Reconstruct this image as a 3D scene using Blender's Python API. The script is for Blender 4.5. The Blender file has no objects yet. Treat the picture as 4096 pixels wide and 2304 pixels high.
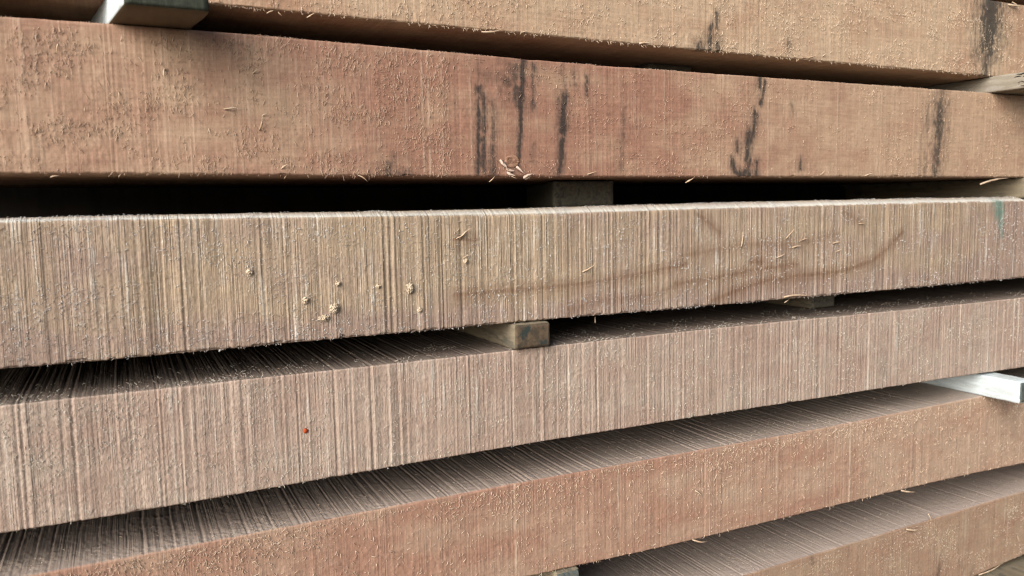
import bpy, math
import numpy as np
from mathutils import Matrix, Vector

sc = bpy.context.scene
COL = sc.collection
Z0 = 1.0                                   # eye height above the yard, metres

# ------------------------------------------------------------------ camera
YAW, PITCH, ROLL = math.radians(26.0), math.radians(5.75), math.radians(-1.0)
fw = Vector((math.sin(YAW)*math.cos(PITCH), math.cos(YAW)*math.cos(PITCH), -math.sin(PITCH)))
rt = Vector((math.cos(YAW), -math.sin(YAW), 0.0))
up = rt.cross(fw)
cr, sr = math.cos(ROLL), math.sin(ROLL)
rt, up = rt*cr + up*sr, up*cr - rt*sr
cam = bpy.data.cameras.new('camera')
cam.lens = 28.08; cam.sensor_width = 36.0
cam.clip_start = 0.01; cam.clip_end = 200.0
cam.dof.use_dof = True; cam.dof.focus_distance = 0.46; cam.dof.aperture_fstop = 13.0
cam_o = bpy.data.objects.new('camera', cam); COL.objects.link(cam_o)
cam_o.matrix_world = Matrix(((rt.x, up.x, -fw.x, 0.0), (rt.y, up.y, -fw.y, -0.4), (rt.z, up.z, -fw.z, Z0), (0, 0, 0, 1)))
sc.camera = cam_o

# ------------------------------------------------------------------ daylight from the left
LDIR = Vector((-0.78, -0.47, 0.46)).normalized()       # towards the light
elev = math.asin(LDIR.z); azim = math.atan2(LDIR.x, LDIR.y)
world = bpy.data.worlds.new('World'); sc.world = world
world.use_nodes = True
wn = world.node_tree.nodes; wl = world.node_tree.links
bg = wn['Background']
sky = wn.new('ShaderNodeTexSky'); sky.sky_type = 'NISHITA'; sky.sun_disc = False
sky.sun_elevation = elev; sky.sun_rotation = azim
sky.air_density = 1.0; sky.dust_density = 4.0; sky.ozone_density = 1.0
wl.new(sky.outputs['Color'], bg.inputs['Color'])
bg.inputs['Strength'].default_value = 0.05
sun = bpy.data.lights.new('sun', 'SUN'); sun.energy = 2.4; sun.angle = math.radians(50.0)
sun.color = (1.0, 0.985, 0.96)
sun_o = bpy.data.objects.new('sun', sun); COL.objects.link(sun_o)
sun_o.rotation_euler = (-LDIR).to_track_quat('-Z', 'Y').to_euler()
vs = sc.view_settings
vs.view_transform = 'Standard'; vs.look = 'None'; vs.gamma = 1.0; vs.use_curve_mapping = False
vs.exposure = 0.84
sc.cycles.use_denoising = True
sc.cycles.max_bounces = 6; sc.cycles.diffuse_bounces = 1
sc.cycles.filter_width = 1.2
STAINS = {
 1: [([(339.5,117.5),(339.1,108.9)],1.0,0.8),([(334.6,109.3),(333.7,95.3)],1.2,0.9),([(325.9,96.8),(327.5,94.9)],2.3,0.7),([(340.3,98.7),(340.5,95.0)],1.7,0.8),([(604.5,151.4),(605.0,132.3)],12.7,1.0),([(602.4,135.1),(601.9,116.9)],10.7,1.0),([(601.1,116.9),(600.4,102.6)],6.5,0.75),([(601.1,105.7),(601.1,92.5)],2.2,0.8),([(595.6,119.5),(597.3,93.3)],1.5,0.6),([(400.1,103.6),(400.4,102.9)],1.7,0.6)],
 2: [([(177.4,78.1),(177.2,60.2)],0.3,0.55),([(177.3,64.5),(176.1,19.6)],0.7,0.95),([(179.1,64.6),(180.3,56.0),(179.5,42.2)],1.6,0.7),([(179.0,37.1),(179.4,20.3)],1.2,0.85),([(185.1,56.2),(185.8,49.0),(185.3,38.7)],1.4,0.6),([(185.2,33.2),(185.1,18.5)],1.0,0.8),([(204.4,80.9),(203.6,68.8),(202.1,55.4)],1.2,1.0),([(202.9,55.5),(202.2,42.1),(200.2,23.0)],0.6,0.95),([(196.0,68.4),(199.0,70.7)],4.2,0.6),([(195.0,76.3),(201.6,76.0)],2.3,0.5),([(199.7,64.9),(201.3,61.3)],2.2,0.75),([(210.2,78.0),(209.7,54.2)],1.0,0.65),([(209.8,34.8),(209.6,25.0)],0.8,0.45),([(229.6,78.4),(229.8,61.1)],1.6,0.4),([(229.8,61.4),(228.7,42.0)],1.6,1.0),([(228.4,38.2),(227.8,33.6),(226.6,19.8)],1.3,0.95),([(225.4,60.9),(225.7,51.8)],0.8,0.5),([(232.5,60.4),(232.4,52.0)],0.6,0.5),([(236.6,75.0),(236.9,69.7)],1.3,0.5),([(244.8,74.3),(244.9,63.2)],0.5,0.8),([(271.3,72.3),(272.3,58.2)],1.4,0.22),([(271.3,57.3),(268.8,32.7),(267.8,19.9)],1.5,0.4),([(125.5,22.9),(125.6,17.3)],1.8,0.7),([(132.7,20.8),(133.0,17.7)],2.2,0.5),([(127.7,24.3),(128.9,17.3)],2.2,0.5),([(132.2,71.9),(132.7,65.1)],1.4,0.18),([(375.3,81.1),(374.6,74.2)],1.5,1.0),([(378.8,77.9),(377.6,70.0),(375.9,63.9)],0.8,0.9),([(371.8,57.7),(370.5,46.4),(367.7,40.3)],1.7,0.8),([(365.9,44.6),(365.1,29.0)],1.8,0.95),([(366.6,27.3),(365.8,17.7)],1.6,0.9),([(353.2,26.7),(354.4,21.1),(359.0,18.1)],1.3,0.9),([(356.4,39.2),(356.5,33.2)],1.0,0.8),([(359.0,19.0),(366.9,19.0)],1.5,0.9),([(373.5,26.0),(373.1,19.0)],1.0,0.9),([(411.3,26.8),(412.0,22.7)],1.5,0.7),([(403.5,63.3),(404.0,60.2)],1.2,0.45),([(550.7,80.4),(550.7,67.0)],5.2,0.6),([(550.6,68.0),(549.7,57.0),(551.0,47.1)],4.6,0.8),([(549.4,49.1),(549.3,37.1)],4.6,0.75),([(547.8,37.0),(548.0,18.0)],3.3,0.75),([(535.6,68.4),(537.1,52.7)],2.7,0.45),([(531.6,58.5),(529.9,18.9)],1.5,0.35),([(535.2,31.9),(534.4,19.0)],2.1,0.4),([(544.1,76.6),(543.7,70.7)],2.1,0.5)],
 3: [([(574.8,-2.1),(574.8,-2.3)],0.2,0.01)],
 4: [([(498.3,-120.7),(499.2,-123.9)],5.8,0.3),([(463.3,-86.5),(464.9,-90.6)],2.8,0.2)],
 6: [([(568.4,-286.5),(566.6,-297.2)],2.4,0.8),([(610.3,-299.7),(609.8,-304.8)],2.8,0.6),([(593.8,-294.3),(596.6,-298.3)],3.7,0.5),([(429.6,-253.6),(430.7,-255.9)],2.2,0.7),([(597.5,-285.9),(596.1,-290.2)],6.9,0.25)],
}
RINGS = [([(307.3,-49.2),(339.6,-47.2),(369.1,-43.8),(409.9,-41.3)],1.0,0.55),([(337.6,-61.5),(353.2,-57.2),(378.6,-51.5),(410.1,-49.6),(448.6,-48.8),(482.4,-42.7),(497.5,-34.5),(514.3,-22.1)],1.1,0.6),([(312.5,-31.6),(339.4,-29.3),(364.2,-26.3),(409.6,-28.3),(447.8,-22.1)],1.0,0.4),([(390.6,-52.2),(422.8,-52.2),(448.7,-50.7)],1.0,0.4),([(324.0,-5.6),(334.9,-11.9),(342.6,-18.1)],1.0,0.5),([(452.5,-6.2),(464.8,-12.1),(473.1,-17.1)],1.2,0.4),([(160.5,-46.7),(188.3,-46.2),(223.0,-45.9),(250.7,-44.3),(279.8,-41.8),(316.8,-36.9)],0.8,0.55),([(231.9,-60.0),(250.6,-55.7),(289.9,-54.9),(316.9,-48.1)],0.8,0.4),([(161.3,-16.5),(174.9,-17.3)],0.4,0.6),([(369.0,-38.0),(379.6,-38.5)],1.6,0.6),([(397.7,-43.4),(401.5,-48.2)],1.4,0.5),([(392.8,-43.2),(409.9,-40.8)],1.1,0.5)]
PAINT = [([(622.6,-3.5),(624.7,-9.1)],6.1,1.0),([(624.7,-9.1),(627.0,-18.9)],3.4,1.0),([(626.6,-17.8),(628.9,-28.6)],1.4,1.0)]
SPL3 = [((164.1,-16.6),(170.2,-10.5)),((162.1,-16.1),(166.6,-13.0)),((162.6,-12.1),(163.7,-10.1)),((240.9,-38.2),(248.4,-33.3)),((399.4,-23.9),(404.6,-16.7)),((411.4,-26.6),(412.2,-20.6)),((412.7,-25.7),(417.6,-24.0)),((416.4,-24.9),(415.6,-20.7)),((360.6,-28.3),(359.5,-18.2)),((404.7,-30.0),(412.1,-28.9)),((391.5,-36.3),(397.5,-33.4)),((442.7,-28.6),(449.3,-27.4)),((446.2,-34.4),(451.4,-32.7)),((467.6,-15.5),(473.1,-16.1)),((249.5,-69.0),(248.6,-64.9)),((398.1,-63.2),(421.8,-63.9)),((398.8,-67.0),(401.8,-64.9)),((165.8,-58.2),(166.6,-59.1)),((165.8,-26.9),(169.5,-24.9))]
SPL2 = [((189.0,25.6),(193.0,21.1)),((193.9,20.8),(197.2,20.0)),((194.2,18.5),(198.0,15.9)),((204.3,15.5),(209.1,19.0)),((244.7,18.3),(250.7,20.3)),((182.2,14.1),(185.1,17.4)),((109.6,17.6),(114.0,14.2)),((316.0,13.4),(319.7,15.9)),((315.4,13.4),(320.7,16.8)),((472.4,17.9),(478.5,19.8)),((429.7,18.3),(432.8,21.9)),((599.0,11.6),(628.9,16.2)),((232.0,22.5),(233.3,19.4)),((0.8,16.5),(1.9,18.0)),((73.1,15.9),(74.1,17.6)),((-25.7,16.5),(-22.0,17.1)),((-27.2,76.1),(-27.0,73.2)),((-19.2,73.2),(-19.8,68.6)),((2.9,54.2),(2.9,50.6)),((62.3,38.5),(63.9,45.6)),((63.9,45.6),(66.5,46.9)),((39.7,39.1),(39.9,36.0)),((-29.8,35.0),(-28.6,37.9)),((22.4,65.4),(22.2,59.3)),((-10.9,44.8),(-10.3,47.7)),((60.5,65.1),(63.7,67.8)),((46.8,48.1),(53.5,49.0)),((71.7,20.5),(75.7,23.1))]
SPL1 = [((281.0,94.8),(289.4,94.6)),((282.5,93.8),(284.0,92.3)),((179.5,93.6),(191.3,95.5)),((202.8,95.0),(207.0,96.4)),((416.3,95.3),(423.0,97.5)),((623.7,148.7),(636.4,148.3)),((628.5,151.2),(633.3,144.4)),((429.3,97.0),(431.7,99.0)),((87.2,93.1),(91.2,95.7)),((68.3,93.4),(71.9,94.9)),((73.7,94.5),(75.2,92.7))]
SPL6 = [((552.5,-243.1),(554.1,-248.9)),((527.9,-250.9),(538.8,-251.4)),((667.5,-284.0),(666.9,-288.7)),((520.3,-218.8),(531.9,-220.8)),((617.8,-307.7),(644.1,-302.4))]
SPL4 = []
SPL5 = [((324.2,-184.4),(328.7,-188.8)),((322.2,-217.0),(331.7,-219.0))]

RIDGES = {
 2: [(-32.7,.5,.7),(21.3,.4,.5),(22.9,.3,.4),(91.2,.5,.6),(94.3,.4,.4),(145.2,.5,.9),(148.6,.5,1.),(156.,.4,.6),(172.4,.3,.5),(251.,.4,.5),(299.8,.5,.6),(382.6,.5,.8),(445.,.5,.6),(485.1,.4,.5),(527.8,.4,.5)],
 5: [(194.8,.8,1.),(265.4,.9,1.),(395.,.9,.8),(465.4,1.2,1.),(598.6,1.0,.9),(664.8,1.,.9)],
 1: [(112.,.4,.4),(200.6,.5,.5),(290.4,.4,.5),(401.1,.4,.5),(437.,.5,.6),(540.8,.4,.5)],
}
# ------------------------------------------------------------------ numpy helpers
def hsh(i, j, s):
    h = (i.astype(np.int64)*374761393 + j.astype(np.int64)*668265263 + s*1274126177) & 0xffffffff
    h = ((h ^ (h >> 13))*1274126177) & 0xffffffff
    h = ((h ^ (h >> 16))*2246822519) & 0xffffffff
    return ((h ^ (h >> 15)) & 0xffffff)/float(0xffffff)

def vn(x, z, s):
    """value noise 0..1"""
    x = np.asarray(x, float); z = np.asarray(z, float)
    xi = np.floor(x); zi = np.floor(z); fx = x-xi; fz = z-zi
    fx = fx*fx*(3-2*fx); fz = fz*fz*(3-2*fz)
    a = hsh(xi, zi, s); b = hsh(xi+1, zi, s); c = hsh(xi, zi+1, s); d = hsh(xi+1, zi+1, s)
    return (a*(1-fx)+b*fx)*(1-fz) + (c*(1-fx)+d*fx)*fz

def fbm(x, z, s, o=3):
    r = 0; a = .5; t = 0
    for k in range(o):
        r = r+a*vn(x*2**k, z*2**k, s+k*17); t += a; a *= .55
    return r/t

def smooth(a, b, v):
    t = np.clip((v-a)/(b-a), 0, 1); return t*t*(3-2*t)

def link(name, verts, faces, mat, parent=None, mask=None, paint=None, shade=False, loc=None):
    """verts (N,3), faces: list of (k, array(M,k))"""
    me = bpy.data.meshes.new(name)
    verts = np.asarray(verts, np.float32)
    me.vertices.add(len(verts)); me.vertices.foreach_set('co', verts.ravel())
    loops = np.concatenate([f.ravel() for f in faces]).astype(np.int32)
    tot = np.concatenate([np.full(len(f), f.shape[1], np.int32) for f in faces])
    start = np.concatenate([[0], np.cumsum(tot)[:-1]]).astype(np.int32)
    me.loops.add(len(loops)); me.loops.foreach_set('vertex_index', loops)
    me.polygons.add(len(tot)); me.polygons.foreach_set('loop_start', start); me.polygons.foreach_set('loop_total', tot)
    me.update(calc_edges=True)
    if mask is not None:
        a = me.color_attributes.new('mask', 'FLOAT_COLOR', 'POINT'); a.data.foreach_set('color', np.asarray(mask, np.float32).ravel())
    if paint is not None:
        a = me.attributes.new('paint', 'FLOAT', 'POINT'); a.data.foreach_set('value', np.asarray(paint, np.float32))
    if shade: me.shade_smooth()
    me.materials.append(mat)
    o = bpy.data.objects.new(name, me); COL.objects.link(o)
    if parent is not None: o.parent = parent
    if loc is not None: o.location = loc
    return o

def tag(o, label, cat, group=None):
    o['label'] = label; o['category'] = cat
    if group: o['group'] = group

# ------------------------------------------------------------------ materials
def mixc(nt, fac, a, b, mode='MIX'):
    m = nt.nodes.new('ShaderNodeMix'); m.data_type = 'RGBA'; m.blend_type = mode; m.clamp_factor = True
    for s, v in ((m.inputs[0], fac), (m.inputs[6], a), (m.inputs[7], b)):
        if hasattr(v, 'is_linked'): nt.links.new(v, s)
        elif isinstance(v, (tuple, list)): s.default_value = (*v[:3], 1)
        else: s.default_value = v
    return m.outputs[2]

def mth(nt, op, a, b=0.0, c=None, clamp=False):
    m = nt.nodes.new('ShaderNodeMath'); m.operation = op; m.use_clamp = clamp
    for k, v in enumerate((a, b, c)):
        if v is None: continue
        if hasattr(v, 'is_linked'): nt.links.new(v, m.inputs[k])
        else: m.inputs[k].default_value = v
    return m.outputs[0]

def noise(nt, co, scale, detail=3.0, rough=.6):
    mp = nt.nodes.new('ShaderNodeMapping'); mp.inputs['Scale'].default_value = scale
    nt.links.new(co, mp.inputs['Vector'])
    n = nt.nodes.new('ShaderNodeTexNoise'); n.inputs['Scale'].default_value = 1.0
    n.inputs['Detail'].default_value = detail; n.inputs['Roughness'].default_value = rough
    nt.links.new(mp.outputs[0], n.inputs['Vector'])
    return n.outputs['Fac']

def ramp(nt, v, lo, hi):
    m = nt.nodes.new('ShaderNodeMapRange'); m.interpolation_type = 'SMOOTHSTEP'
    nt.links.new(v, m.inputs[0]); m.inputs[1].default_value = lo; m.inputs[2].default_value = hi
    return m.outputs[0]

def wood(name, c1, c2, off, sfreq=900, streak=.25, broad=.2, fuzz=.25, grain=.15, dustc=(.5, .42, .31), dust=.25, bump=.5, bw=(.5, .6, .2), ringc=(.16, .07, .045), stainc=(.022, .027, .028)):
    m = bpy.data.materials.new(name); m.use_nodes = True
    nt = m.node_tree; N = nt.nodes; bs = N['Principled BSDF']
    tc = N.new('ShaderNodeTexCoord')
    va = N.new('ShaderNodeVectorMath'); va.operation = 'ADD'; va.inputs[1].default_value = off
    nt.links.new(tc.outputs['Object'], va.inputs[0]); co = va.outputs[0]
    at = N.new('ShaderNodeAttribute'); at.attribute_name = 'mask'
    sp = N.new('ShaderNodeSeparateColor'); nt.links.new(at.outputs['Color'], sp.inputs[0])
    st, tn, du, rg = sp.outputs[0], sp.outputs[1], sp.outputs[2], at.outputs['Alpha']
    pa = N.new('ShaderNodeAttribute'); pa.attribute_name = 'paint'
    nS = noise(nt, co, (sfreq, 6, 6), 3, .7)
    nB = noise(nt, co, (240, 4, 4), 2, .5)
    nF = noise(nt, co, (850, 850, 600), 3, .65)
    nG = noise(nt, co, (45, 800, 700), 3, .65)
    nP = noise(nt, co, (28, 55, 55), 3, .6)
    tone = mth(nt, 'ADD', tn, mth(nt, 'MULTIPLY_ADD', nP, 2.3, -1.15), clamp=True)
    col = mixc(nt, tone, c1, c2)
    nV = ramp(nt, noise(nt, co, (95, 30, 30), 3, .6), .36, .64)
    f = mth(nt, 'MULTIPLY_ADD', mth(nt, 'MULTIPLY', mth(nt, 'SUBTRACT', nS, .5), mth(nt, 'MULTIPLY_ADD', nV, 1.5, .3)), 2*streak, 1.0)
    f = mth(nt, 'ADD', f, mth(nt, 'MULTIPLY_ADD', nB, 2*broad, -broad))
    f = mth(nt, 'ADD', f, mth(nt, 'MULTIPLY_ADD', nF, 2*fuzz, -fuzz))
    f = mth(nt, 'ADD', f, mth(nt, 'MULTIPLY_ADD', nG, 2*grain, -grain))
    f = mth(nt, 'ADD', f, mth(nt, 'MULTIPLY_ADD', noise(nt, co, (130, 110, 110), 4, .7), .55, -.275))
    cb = N.new('ShaderNodeCombineColor')
    for k in range(3): nt.links.new(f, cb.inputs[k])
    col = mixc(nt, 1.0, col, cb.outputs[0], 'MULTIPLY')
    nQ = noise(nt, co, (280, 38, 38), 3, .7)
    dd = mth(nt, 'MULTIPLY', mth(nt, 'MULTIPLY', mth(nt, 'ADD', ramp(nt, nF, .5, .72), ramp(nt, nS, .5, .68)), ramp(nt, nQ, .42, .68)), mth(nt, 'MULTIPLY_ADD', nV, dust*1.7, dust*.25))
    dd = mth(nt, 'ADD', dd, du, clamp=True)
    col = mixc(nt, dd, col, dustc)
    rr = mth(nt, 'MULTIPLY', rg, mth(nt, 'MULTIPLY_ADD', nF, 1.6, .05), clamp=True)
    col = mixc(nt, rr, col, ringc)
    nM = noise(nt, co, (330, 170, 170), 3, .7)
    ss = mth(nt, 'MULTIPLY_ADD', st, 1.3, -.33)
    ss = mth(nt, 'ADD', ss, mth(nt, 'MULTIPLY_ADD', nM, 1.2, -.6))
    ss = mth(nt, 'ADD', ss, mth(nt, 'MULTIPLY_ADD', nF, 1.0, -.5))
    ss = mth(nt, 'ADD', ss, mth(nt, 'MULTIPLY_ADD', nS, .9, -.45))
    ss = mth(nt, 'MULTIPLY', ramp(nt, ss, -.28, .92), ramp(nt, st, .0, .25))
    col = mixc(nt, mth(nt, 'MULTIPLY', ss, .87), col, stainc)
    pp = mth(nt, 'MULTIPLY', pa.outputs['Fac'], ramp(nt, nF, .25, .55))
    col = mixc(nt, mth(nt, 'MULTIPLY', pp, .8), col, (.11, .27, .22))
    nt.links.new(col, bs.inputs['Base Color'])
    h = mth(nt, 'MULTIPLY', mth(nt, 'MULTIPLY', ramp(nt, nS, .3, .7), mth(nt, 'MULTIPLY_ADD', nV, 1.1, .35)), bw[0])
    h = mth(nt, 'MULTIPLY_ADD', nF, bw[1], h)
    h = mth(nt, 'MULTIPLY_ADD', nG, bw[2], h)
    bp = N.new('ShaderNodeBump'); bp.inputs['Strength'].default_value = bump; bp.inputs['Distance'].default_value = .0006
    nt.links.new(h, bp.inputs['Height']); nt.links.new(bp.outputs[0], bs.inputs['Normal'])
    bs.inputs['Roughness'].default_value = .62
    bs.inputs['Specular IOR Level'].default_value = .3
    return m

FIB = {}
def wood_pair(name, c1, c2, off, up_=1.22, **kw):
    """the sawn face and the cleaner, paler wood of the fibres torn out of it"""
    m = wood(name, c1, c2, off, **kw)
    k2 = dict(kw); k2.update(streak=.10, broad=.1, fuzz=.12, grain=.05, dust=0, bump=.15)
    d = kw.get('dustc', (.5, .42, .31)); k2['dustc'] = tuple(min(.80, v*up_) for v in d)
    FIB[name] = wood(name+'_fibre', tuple(v*1.15 for v in c1), tuple(v*1.15 for v in c2), off, **k2)
    return m

def plain(name, cols, scale, rough=.7, bump=.4, lo=.35, hi=.65, dist=.0006):
    m = bpy.data.materials.new(name); m.use_nodes = True
    nt = m.node_tree; N = nt.nodes; bs = N['Principled BSDF']
    tc = N.new('ShaderNodeTexCoord'); co = tc.outputs['Object']
    n1 = noise(nt, co, scale, 4, .65); n2 = noise(nt, co, (2200, 2200, 2200), 3, .7)
    col = mixc(nt, ramp(nt, n1, lo, hi), cols[0], cols[1])
    if len(cols) > 2:
        n3 = noise(nt, co, tuple(s*.6+31 for s in scale), 4, .7)
        col = mixc(nt, ramp(nt, n3, .52, .64), col, cols[2])
    cb = N.new('ShaderNodeCombineColor'); f = mth(nt, 'MULTIPLY_ADD', n2, .7, .65)
    for k in range(3): nt.links.new(f, cb.inputs[k])
    col = mixc(nt, 1.0, col, cb.outputs[0], 'MULTIPLY')
    nt.links.new(col, bs.inputs['Base Color'])
    bp = N.new('ShaderNodeBump'); bp.inputs['Strength'].default_value = bump; bp.inputs['Distance'].default_value = dist
    nt.links.new(mth(nt, 'MULTIPLY_ADD', n2, .6, n1), bp.inputs['Height']); nt.links.new(bp.outputs[0], bs.inputs['Normal'])
    bs.inputs['Roughness'].default_value = rough; bs.inputs['Specular IOR Level'].default_value = .3
    return m

# ------------------------------------------------------------------ boards
XMIN, XMAX = -0.16, 0.86
def columns(step=.00050):
    xs = [XMIN]
    while xs[-1] < XMAX:
        x = xs[-1]; d = step*(1+1.25*max(x, 0))
        if x < -.075: d = .002 + (-.075-x)*.1
        if x > .70: d = .004
        xs.append(x+d)
    return np.array(xs)
XS = columns()

def table(seed, fine, groove_n, groove_d, groove_w, regular=0.0, step=0.0):
    """one saw-mark profile along the board, sampled every 0.1 mm"""
    r = np.random.default_rng(seed); n = int((XMAX-XMIN+.1)/.0001); x = XMIN-.05+np.arange(n)*.0001
    p = fine*((vn(x/.0011, x*0, seed)-.5)+.8*(vn(x/.0022, x*0, seed+1)-.5)+.7*(vn(x/.006, x*0, seed+2)-.5))
    p = p*(.25+1.5*smooth(.3, .7, fbm(x/.012, x*0, seed+8, 2)))
    pos = list(r.uniform(x[0], x[-1], groove_n))
    if regular:
        pos += list(np.arange(x[0], x[-1], regular)+r.normal(0, regular*.1, len(np.arange(x[0], x[-1], regular))))
    for q in pos:
        w = groove_w*r.uniform(.6, 1.6); d = groove_d*r.uniform(.3, 1.2)
        i0 = max(0, int((q-x[0]-4*w)/.0001)); i1 = min(n, int((q-x[0]+4*w)/.0001)+1)
        t = x[i0:i1]-q
        p[i0:i1] -= d*np.exp(-(t/w)**2) - .45*d*np.exp(-((t-2.2*w)/(1.3*w))**2)
    if step:
        p += step*(np.round(vn(x/.008, x*0, seed+5)*6)/6-.5)
    return x, p

def stroke_mask(X, Z, strokes, seed, ragged=.9):
    out = np.zeros_like(X)
    for pts, hw, st in strokes:
        pts = np.array(pts)/1000.; hw = hw/1000.; d = np.full(X.shape, 9.)
        lo = pts.min(0)-4*hw-.004; hi = pts.max(0)+4*hw+.004
        sel = (X > lo[0]) & (X < hi[0]) & (Z > lo[1]) & (Z < hi[1])
        if not sel.any(): continue
        x = X[sel]; z = Z[sel]; dd = np.full(x.shape, 9.)
        for a, b in zip(pts[:-1], pts[1:]):
            ab = b-a; L = (ab**2).sum()+1e-12
            t = np.clip(((x-a[0])*ab[0]+(z-a[1])*ab[1])/L, 0, 1)
            dd = np.minimum(dd, np.hypot(x-a[0]-t*ab[0], (z-a[1]-t*ab[1])*.8))
        j = (vn(x/.0012, z/.004, seed)-.5)*1.1*hw*ragged + (vn(x/.0006, z/.0012, seed+3)-.5)*.0009*ragged
        m = st*(1-smooth(hw*.15, hw*1.55+.0007, dd+j))
        if ragged > .8: m = np.maximum(m, st*.56*(1-smooth(hw*.5, hw*3.0+.0022, dd+j*1.6)))
        out[sel] = np.maximum(out[sel], m)
    return out

def crown_at(style, x):
    c = style.get('crown')
    return np.interp(x, c[0], c[1]) if c else np.zeros_like(x)

def make_board(k, ztop, zbot, mat, label, style, seed, width=.2, topdense=0, botdense=0):
    rng = np.random.default_rng(seed)
    zt = np.interp(XS, ztop[0], ztop[1]); zb = np.interp(XS, zbot[0], zbot[1])
    ker = np.ones(41)/41
    def sm(a): return np.convolve(np.pad(a, 20, 'edge'), ker, 'valid')
    for _ in range(3): zt = sm(zt); zb = sm(zb)
    nx = len(XS)
    # profile: top back -> top front -> front -> bottom front -> bottom back
    ty = [width, .14, .11, .09]
    if topdense > .03:
        ty += list(np.arange(.075, .02, -.0014)) + list(np.arange(.02, .0006, -.0008))
    elif topdense > 0:
        ty += [.07, .05, .035] + list(np.arange(.02, .0006, -.0007))
    else: ty += [.06, .03, .015, .008, .004, .002, .001]
    nfr = 96
    fr = np.linspace(0, 1, nfr)
    by = [.0008, .002, .004, .007, .012, .02, .03, .045, .07, .11, width] if not botdense else [.0006]+list(np.arange(.0016, .02, .0015))+[.025, .035, .05, .08, .12, width]
    prof = [('t', y) for y in ty]+[('f', t) for t in fr]+[('b', y) for y in by]
    m = len(prof)
    X = np.repeat(XS[:, None], m, 1)
    Y = np.zeros((nx, m)); Z = np.zeros((nx, m)); NX = np.zeros(m); NY = np.zeros(m); NZ = np.zeros(m)
    kind = np.array([p[0] for p in prof]); val = np.array([p[1] for p in prof])
    T = kind == 't'; F = kind == 'f'; B = kind == 'b'
    Y[:, T] = val[T]; Z[:, T] = zt[:, None]+(crown_at(style, XS)[:, None]*np.minimum(val[T]/.006, 1)[None, :])
    Z[:, F] = zt[:, None]+(zb-zt)[:, None]*val[F]
    Y[:, B] = val[B]; Z[:, B] = zb[:, None]
    hgt = float(np.mean(zt-zb))
    # saw marks
    V = np.where(T[None, :], Z+Y, Z-Y)      # unrolled coordinate over the edges
    tx, tp = table(seed, *style['kerf'])
    kf = np.interp(X, tx, tp)
    if 'topkerf' in style:
        tx2, tp2 = table(seed+500, *style['topkerf']); kf = np.where(T[None, :], np.interp(X+.0008*(vn(Y/.02, X/.05, seed+3)-.5), tx2, tp2), kf)
    fade = .45+1.1*fbm(X/.05, V/.03, seed+40, 2)
    d = kf*fade
    d += style['fuzz']*(fbm(X/.0014, V/.0018, seed+50, 2)-.5)*(.2+1.6*smooth(.35, .7, fbm(X/.018, V/.014, seed+60, 2)))
    d += style.get('tear', 0)*(smooth(.55, .8, vn(X/.006, V/.0022, seed+70))*vn(X/.002, V/.001, seed+71))
    d += .0005*(fbm(X/.09, V/.05, seed+80, 2)-.5)
    ridge = np.zeros_like(X)
    for rx, rw, rs_ in RIDGES.get(k, []):
        rw = max(rw*.0006, .0004); xx = X-rx/1000.-(vn(V/.004, V*0, seed+int(rx))-.5)*.0005
        ridge = np.maximum(ridge, rs_*np.exp(-(xx/rw)**2)*smooth(.2, .55, fbm(V/.007, X*0+rx, seed+95, 2)))
    if k == 2:
        rr_ = np.random.default_rng(77)
        for q in range(70):
            rx = rr_.uniform(-.06, .14); st_ = rr_.uniform(.15, .5); c0 = rr_.uniform(0, 1); xx = X-rx-(vn(V/.005, V*0, 300+q)-.5)*.0005
            ridge = np.maximum(ridge, st_*np.exp(-(xx/.00035)**2)*smooth(.42, .62, vn(V/.011+c0*9, V*0, 400+q)))
    ridge *= F[None, :]
    d += .00028*ridge
    # edge wear: pull the two front corners back, unevenly
    et = .0003+.0003*vn(XS/.004, XS*0, seed+90)+.0008*smooth(.75, .95, vn(XS/.011, XS*0, seed+91)); eb = .0003+.0003*vn(XS/.003, XS*0, seed+92)+.001*smooth(.85, .97, vn(XS/.009, XS*0, seed+94))+style.get('jag', 0)*smooth(.35, .8, vn(XS/.0022, XS*0, seed+93))
    zf = Z[:, F]
    dt = zt[:, None]-zf; db = zf-zb[:, None]
    rt_ = np.clip(1-dt/et[:, None], 0, 1); rb_ = np.clip(1-db/np.maximum(eb, .0004)[:, None], 0, 1)
    Y[:, F] += -d[:, F] + .6*et[:, None]*rt_**2 + .8*eb[:, None]*rb_**2
    Z[:, F] += -.35*et[:, None]*rt_**2 + eb[:, None]*rb_**2*.8
    Z[:, T] += (d[:, T]*style.get('topk', 1.0)) - (.5*et[:, None])*np.exp(-val[T]/.001)
    Z[:, B] += -d[:, B]*.6 + eb[:, None]*.8*np.exp(-val[B]/.001)
    # masks
    mask = np.zeros((nx, m, 4))
    mask[..., 0] = stroke_mask(X, V, STAINS.get(k, []), seed+7)
    mask[..., 1] = style['tone'](X, V, seed) if callable(style['tone']) else style['tone']
    mask[..., 2] = style.get('dust0', 0)
    if 'dust' in style: mask[..., 2] = mask[..., 2] + style['dust'](X, V, Y, seed)  # painted lit edge shares the channel of the dust
    mask[..., 2] += .75*ridge
    if k == 3: mask[..., 3] = stroke_mask(X, V, RINGS, seed+9, .7)
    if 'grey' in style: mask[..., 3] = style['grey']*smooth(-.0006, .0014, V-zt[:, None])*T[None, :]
    paint = None
    if k == 3: paint = stroke_mask(X, V, PAINT, seed+11, .6).ravel()
    org = np.array([.3, .0, float((zt.mean()+zb.mean())/2)])
    P = np.stack([X, Y, Z], -1).reshape(-1, 3)-org
    idx = np.arange(nx*m).reshape(nx, m)
    a = idx[:-1, :-1]; b = idx[1:, :-1]; c = idx[1:, 1:]; e = idx[:-1, 1:]
    q = np.stack([a, e, c, b], -1).reshape(-1, 4)
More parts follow.
